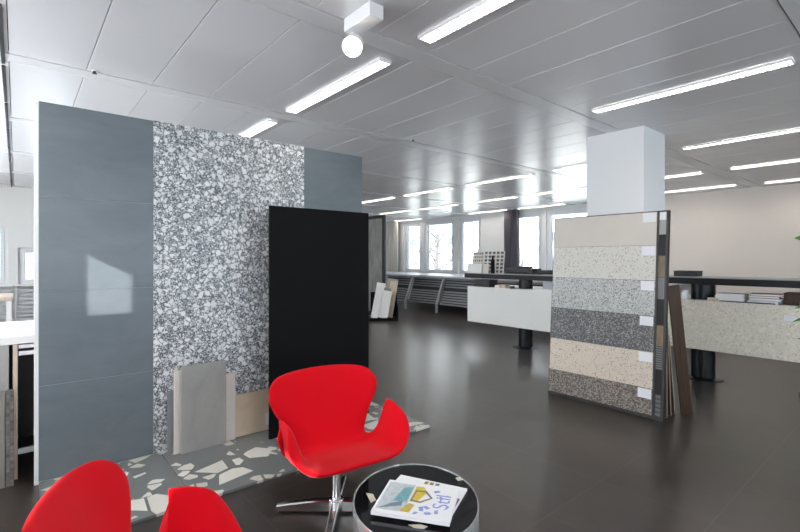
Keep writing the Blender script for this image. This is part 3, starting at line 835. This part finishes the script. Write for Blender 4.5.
# things on the white counter
ZS = 1.179
def stand_board(x0, x1, y, z0, h, mat, label, name='swatch_board', th=.014, lean=R(6)):
    r = empty(name, ((x0+x1)/2, y, z0)); tag(r, label, 'sample board', 'sample boards on the white counter shelf')
    b = MB().box((-(x1-x0)/2, 0, 0), ((x1-x0)/2, th, h), .002).build('board', mat, r); b.rotation_euler = (-lean, 0, 0)
    MB().box((-.03, .012, 0), (.03, .075, .012)).box((-.01, .06, .01), (.01, .07, h*.5)).build('easel_foot', 'plastic', r)
stand_board(-5.44, -5.205, 6.24, ZS, .37, 'swatch', 'pale board of small dark swatches standing at the counter end')
stand_board(-5.18, -4.75, 6.24, ZS, .38, 'swatch2', 'wide pale board of square dark swatches standing by the black bottle')
stand_board(-5.45, -5.12, 6.125, ZS, .165, 'board_white', 'plain white board standing low in front of the swatch boards')
stand_board(-5.075, -4.975, 6.125, ZS, .16, 'pink_slab', 'small narrow rose-white board standing beside the black bottle')
bo = MB().lathe((0, 0), [(0, 0), (.032, 0), (.034, .01), (.034, .20), (.02, .24), (.016, .25), (.016, .28), (.018, .285), (.018, .30), (0, .30)], 24).build('bottle', 'black', None, True); bo.location = (-4.885, 6.135, ZS); tag(bo, 'slim black bottle standing on the counter shelf before the swatches', 'bottle')
pn = empty('desk_printer', (-4.48, 6.40, ZS)); tag(pn, 'low black printer on the dark shelf below the grey curtain', 'printer')
MB().box((-.27, -.13, 0), (.27, .13, .09), .012).build('printer_body', 'plastic', pn)
MB().box((-.17, -.16, .02), (.17, -.131, .04), .003).box((-.12, .02, .0905), (.12, .12, .12), .006).build('paper_tray', 'ped', pn)
ro = MB().tube([(-.18, 0, .035), (.18, 0, .035)], .034, 20).build('document_roll', 'plastic', None, True); ro.location = (-3.98, 6.36, ZS); tag(ro, 'dark document roll lying on the counter shelf by the printer', 'roll')
ZW = .946
def boxy(name, cat, x, y, z, sx, sy, sz, mat, label, rz=0, lid=None):
    r = empty(name, (x, y, z), rz); tag(r, label, cat)
    MB().box((-sx/2, -sy/2, 0), (sx/2, sy/2, sz), .004).build('body', mat, r)
    MB().box((-sx/2-.003, -sy/2-.003, sz), (sx/2+.003, sy/2+.003, sz+.012), .003).build('lid', lid or mat, r)
    return r
boxy('storage_box', 'box', -5.06, 6.16, ZW, .34, .22, .11, 'plastic', 'black storage box on the white worktop under the shelf end')
boxy('storage_box', 'box', -3.90, 6.37, ZW, .22, .22, .11, M['sill'], 'blue-grey storage box on the white worktop near the sample board', 0)
for i, (x, w, h, m_, l_) in enumerate(((-4.72, .10, .045, 'pink_slab', 'pale rose tile sample lying on the white worktop'), (-4.60, .09, .06, 'beige_slab', 'beige tile sample block on the white worktop'), (-4.50, .08, .04, 'dark_slab', 'dark tile sample block on the white worktop beside the pedestal'))):
    o = MB().box((-w/2, -.06, 0), (w/2, .06, h), .003).build('tile_sample', m_); o.location = (x, 6.10, ZW); tag(o, l_, 'tile sample')
o = MB().box((-.2, -.1, 0), (.2, .1, .02), .001).build('paper_pile', 'paper'); o.location = (-3.82, 6.115, ZW); tag(o, 'flat pile of white paper at the worktop edge by the sample board', 'paper')

# things on the beige counter
boxy('storage_box', 'box', -2.02, 6.30, ZS+.035, .25, .2, .055, 'plastic', 'flat black box on the dark shelf of the beige counter')
def book(x, y, z, sx, sy, sz, mat, label, rz=0, group='books and brochures on the beige counter'):
    r = empty('book', (x, y, z), rz); tag(r, label, 'book', group)
    MB().box((-sx/2+.003, -sy/2+.003, .0025), (sx/2-.003, sy/2-.003, sz-.0025)).build('pages', 'paper', r)
    MB().box((-sx/2, -sy/2, 0), (sx/2, sy/2, .0025)).box((-sx/2, -sy/2, sz-.0025), (sx/2, sy/2, sz)).box((-sx/2, -sy/2, .0025), (-sx/2+.003, sy/2, sz-.0025)).build('cover', mat, r)
M['b_red'] = plain('book_red', (.30, .05, .03), .4); M['b_brown'] = plain('book_brown', (.16, .09, .05), .5); M['b_olive'] = plain('book_olive', (.17, .15, .09), .5)
z = ZW
for i in range(4):
    book(-1.55+.01*(i % 2), 6.2, z, .27, .2, .022, 'paper', ['white brochure, lowest of the white pile on the beige counter', 'white brochure, second from the bottom of the white pile', 'white brochure, second from the top of the white pile', 'white brochure on top of the white pile beside the red book'][i]); z += .0225
z = ZW
for i, (mt, hh, lb_) in enumerate((('paper', .03, 'thick white book at the bottom of the mixed pile'), ('b_olive', .028, 'olive book in the middle of the mixed pile'), ('b_brown', .022, 'brown book under the red one in the mixed pile'), ('b_red', .022, 'dull red book on top of the mixed pile'))):
    book(-1.245+.012*(i % 2), 6.2, z, .27-.02*(i == 2), .2, hh, mt, lb_, R(4*i-4)); z += hh+.0005
o = MB().box((-.05, -.05, 0), (.05, .05, .035), .003).build('tile_sample', 'beige_slab'); o.location = (-1.70, 6.12, ZW); tag(o, 'small tan sample block beside the pile of white brochures', 'tile sample')
boxy('storage_box', 'box', -.98, 6.32, ZW, .22, .25, .11, 'wood_dark', 'dark brown box under the shelf of the beige counter')
o = MB().box((-.12, -.07, 0), (.12, .07, .04), .006).build('wood_sample', 'wood_light'); o.location = (-.82, 6.11, ZW); o.rotation_euler = (0, 0, R(20)); tag(o, 'light wood sample block on the beige counter near the plant', 'wood sample')
o = MB().box((-.24, -.005, 0), (.24, .075, .012), .001).build('flat_folder', 'plastic'); o.location = (-1.38, 6.01, ZW); tag(o, 'thin black folder lying along the beige counter edge', 'folder')
o = MB().box((-.03, -.02, 0), (.03, .02, .11), .002).build('paper_sleeve', 'label'); o.location = (-2.0, 6.13, ZW); tag(o, 'small white upright sleeve under the beige counter shelf end', 'sleeve')

# potted plant just past the picture's edge, leaves reaching in
pl = empty('potted_plant', (-.565, 4.775, 0)); tag(pl, 'green leafy plant whose leaf tips show before the beige counter end', 'plant')
MB().lathe((0, 0), [(0, 0), (.13, 0), (.18, .34), (.185, .36), (.165, .36), (.16, .32), (0, .32)], 40).build('pot', 'pot', pl, True)
MB().lathe((0, 0), [(0, .321), (.158, .325), (0, .335)], 30).build('soil', 'soil', pl)
stm = MB()
for (dx, dy, h) in ((0, 0, 1.75), (.05, .03, 1.35), (-.04, .04, 1.1)):
    stm.tube([(dx*.3, dy*.3, .32), (dx, dy, h*.6), (dx*1.5, dy*1.5, h)], [.012, .01, .006], 8)
stm.build('stems', 'stem', pl)
def leafgeo(base, tip, w, roll=0):
    base, tip = Vector(base), Vector(tip); d = tip-base; L = d.length; side = d.cross(Vector((0, 0, 1))).normalized(); upv = side.cross(d).normalized()
    rm = Matrix.Rotation(R(roll), 3, d.normalized()); side = rm @ side; upv = rm @ upv
    mb = MB(); bm = mb.bm; prev = None; n = 8
    mb.tube([base-d*.25, base], [.004, .003], 6)
    for i in range(n+1):
        t = i/n; ww = w*math.sin(PI*min(1, t*.94+.04))**.8; c = base+d*t+Vector((0, 0, -.10*L*t*t))+upv*.05*L*math.sin(PI*t)
        row = [bm.verts.new(c-side*ww+upv*.15*ww), bm.verts.new(c-upv*.1*ww), bm.verts.new(c+side*ww+upv*.15*ww)]
        if prev:
            bm.faces.new((prev[0], prev[1], row[1], row[0])); bm.faces.new((prev[1], prev[2], row[2], row[1]))
        prev = row
    o = mb.build('leaf', 'leaf', pl, 'all'); s_ = o.modifiers.new('s', 'SOLIDIFY'); s_.thickness = .0015
cl = Vector((-.643, -.766, 0))
leafgeo(cl*.06+Vector((0, 0, 1.56)), cl*.27+Vector((0, 0, 1.61)), .03, 50)
leafgeo(cl*.05+Vector((0, 0, 1.05)), cl*.27+Vector((0, 0, 1.07)), .035, 40)
leafgeo(cl*.06+Vector((.03, 0, .98)), cl*.285+Vector((0, 0, .97)), .05, 35)
for i in range(26):
    a = i*2.399; h = .65+i*.045; v = Vector((math.cos(a), math.sin(a), 0))
    if v.dot(cl) > .0: continue
    leafgeo(v*.05+Vector((0, 0, h)), v*.30+Vector((0, 0, h+.10)), .045)

# ------------------------------------------------------------------ framed board and tile bin by the windows
fb = empty('framed_board', (-9.3, 6.9, 0)); tag(fb, 'tall dark-framed board with a grey veined tile, beside the black panel', 'framed board')
MB().box((-.5, -.03, 0), (-.42, .03, 2.5), .004).box((.42, -.03, 0), (.5, .03, 2.5), .004).box((-.42, -.03, 2.42), (.42, .03, 2.5), .004).box((-.42, -.03, 0), (.42, .03, .1), .004).build('frame', 'dframe', fb)
MB().box((-.42, -.008, .1), (.42, .008, 2.42)).build('veined_panel', 'veined', fb)
MB().box((-.3, -.2, 0), (-.2, .2, .02)).box((.2, -.2, 0), (.3, .2, .02)).build('floor_bar', 'dframe', fb)
c50, s50 = math.cos(R(50)), math.sin(R(50))
bn = empty('sample_bin', (-8.36, 6.52, 0), R(50)); tag(bn, 'low black bin holding upright sample tiles near the windows', 'sample bin')
MB().box((-.33, -.16, 0), (.34, .47, .035), .003).box((.31, -.16, .035), (.34, .47, .34), .003).box((-.33, -.17, .035), (.34, -.145, .07), .002).box((-.33, .44, .035), (.31, .47, .62), .003).build('bin_tray', 'black', bn)
def bin_tile(x0, x1, y, h, mat, label, rx, ry=0):
    o = MB().box((-(x1-x0)/2, -.008, 0), ((x1-x0)/2, .008, h), .002).build('bin_tile', mat)
    o.matrix_world = Matrix.Translation((-8.36, 6.52, .038+(x1-x0)/2*math.sin(R(abs(ry))))) @ Matrix.Rotation(R(50), 4, 'Z') @ Matrix.Translation(((x0+x1)/2, y, 0)) @ Matrix.Rotation(R(rx), 4, 'X') @ Matrix.Rotation(R(ry), 4, 'Y')
    tag(o, label, 'sample tile', 'tiles standing in the black bin')
bin_tile(-.30, -.08, .17, .82, 'board_white', 'white tile at the rear of the black bin, half behind the black panel', -13, 9)
bin_tile(-.06, .20, .21, .90, 'grey_slab', 'tall grey tile at the rear of the black bin', -10, 9)
bin_tile(-.30, -.14, -.03, .60, 'board_white', 'short white tile in front of the black bin, next to the black panel', -10, 10)
bin_tile(-.11, .09, -.06, .64, 'board_white', 'white tile with dark sides at the front of the black bin', -10, 10)
bin_tile(.02, .20, .12, .86, 'beige_slab', 'beige tile standing at the outer side of the black bin', -10, 9)
bin_tile(-.10, .06, .05, .70, 'dark_slab', 'small dark tile between the white ones in the black bin', -11, 9)

# ------------------------------------------------------------------ near left: sample rack behind the end of the display wall
rk = empty('sample_rack', (-3.86, -.3, 0)); tag(rk, 'white-topped sample rack at the left edge beyond the display wall end', 'sample rack')
MB().box((-.95, -.55, .875), (0, .5, .925), .003).build('rack_top', 'board_white', rk)
MB().box((-.9, .282, .0), (-.002, .306, .874), .002).build('side_panel', 'wood_light', rk)
MB().box((-.9, -.53, 0), (-.002, -.50, .874), .002).build('side_panel', 'wood_light', rk)
MB().box((-.012, -.50, .56), (-.002, .262, .874), .001).build('front_board', 'grey_slab', rk)
MB().box((-.9, .46, 0), (-.02, .48, .874)).box((-.9, -.5, 0), (-.88, .46, .874)).build('back_board', plain('rack_grey', (.22, .22, .225), .6), rk)
MB().box((-.05, .307, .15), (-.03, .46, .185)).build('cross_bar', 'strut', rk)
MB().box((-.02, .31, .845), (-.004, .46, .868)).box((-.02, .31, .80), (-.004, .46, .825)).build('label_strip', 'label', rk)
o = leaning1('travertine_board', 'travertine', 'tall brown-grey stone sample leaning on the rack at the left edge', 'sample slab', -.60, -.055, -3.79, -3.845, .001, .60, .03)
o = leaning1('mosaic_board', 'mosaic', 'narrow strip of grey mosaic leaning on the rack beside the stone sample', 'sample slab', -.052, -.012, -3.79, -3.845, .001, .60, .03)
def near_rad(y0, lab):
    r = empty('radiator_cover', (XN+.22, y0+.5, 0)); tag(r, lab, 'radiator cover', 'pale radiator covers on the near side wall')
    mb = MB()
    for i in range(9): mb.box((-.01, -.47, .22+i*.075), (.01, .47, .265+i*.075), .002, Matrix.Translation((-.0015*i*6, 0, 0)))
    mb.build('slats', 'strut', r)
    MB().box((-.06, -.5, .001), (.012, -.475, .92), .002).build('bracket_leg', 'strut', r)
    MB().box((-.2, -.5, .925), (.02, .5, .95), .002).build('sill_board', 'board_white', r)
near_rad(-1.05, 'pale slatted radiator cover far behind the sample rack, at the picture edge')
near_rad(-.02, 'pale slatted radiator cover far behind the sample rack, next to the display wall')
wt = empty('work_table', (-7.6, -.45, 0)); tag(wt, 'pale table standing far behind the sample rack at the left edge', 'table')
MB().box((-.4, -.6, .93), (.4, .42, .97), .004).build('table_top', 'wood_light', wt)
for (x, y) in ((-.36, -.56), (.36, -.56), (-.36, .38), (.36, .38)): MB().box((x-.025, y-.025, 0), (x+.025, y+.025, .93)).build('table_leg', 'lamp_white', wt)

# ------------------------------------------------------------------ light
W = bpy.data.worlds.new('sky'); S.world = W; W.use_nodes = True
bg = W.node_tree.nodes['Background']; bg.inputs['Color'].default_value = (.80, .90, 1.0, 1); bg.inputs['Strength'].default_value = 7.5
sun = bpy.data.lights.new('sun', 'SUN'); sun.energy = 9; sun.angle = R(.45); sun.color = (1, .95, .88)
so = bpy.data.objects.new('sun', sun); COL.objects.link(so)
so.rotation_euler = Vector((-SX, 1, -SZ)).to_track_quat('-Z', 'Y').to_euler()
def portal(loc, sx, sy, rot):
    l = bpy.data.lights.new('daylight_portal', 'AREA'); l.shape = 'RECTANGLE'; l.size = sx; l.size_y = sy; l.cycles.is_portal = True
    o = bpy.data.objects.new('daylight_portal', l); COL.objects.link(o); o.location = loc; o.rotation_euler = rot
portal((-10.6, YF+.2, 1.8), 3.4, 1.7, (R(-90), 0, 0)); portal((-5.8, YF+.2, 1.8), 3.2, 1.7, (R(-90), 0, 0))
for (a, b, za, zb) in rh: portal((XR+.15, (a+b)/2, 1.65), 1.5, 2.8, (0, R(90), 0))

def daylight(loc, sx, sy, rot, power, col=(.97, .985, 1)):  # area lamps added at the back windows to brighten the room
    l = bpy.data.lights.new('window_daylight', 'AREA'); l.shape = 'RECTANGLE'; l.size = sx; l.size_y = sy; l.energy = power; l.color = col
    o = bpy.data.objects.new('window_daylight', l); COL.objects.link(o); o.location = loc; o.rotation_euler = rot
for (a, b) in BACKW: daylight(((a+b)/2, YB-.05, 1.7), b-a-.2, 1.4, (R(95), 0, 0), 56)

# ------------------------------------------------------------------ camera
cam = bpy.data.cameras.new('camera'); co = bpy.data.objects.new('camera', cam); COL.objects.link(co)
co.location = (0, 0, 1.43); co.rotation_euler = (R(90), 0, R(50))
cam.sensor_width = 36; cam.lens = 457/800*36; cam.shift_y = -7.5/800; cam.clip_start = .02
S.camera = co
S.view_settings.view_transform = 'Standard'; S.view_settings.look = 'None'; S.view_settings.gamma = 1
S.view_settings.use_curve_mapping = False; S.view_settings.exposure = 0.0
S.cycles.use_denoising = True
S.cycles.max_bounces = 10; S.cycles.diffuse_bounces = 5; S.cycles.glossy_bounces = 5; S.cycles.transparent_max_bounces = 12
S.cycles.sample_clamp_indirect = 8
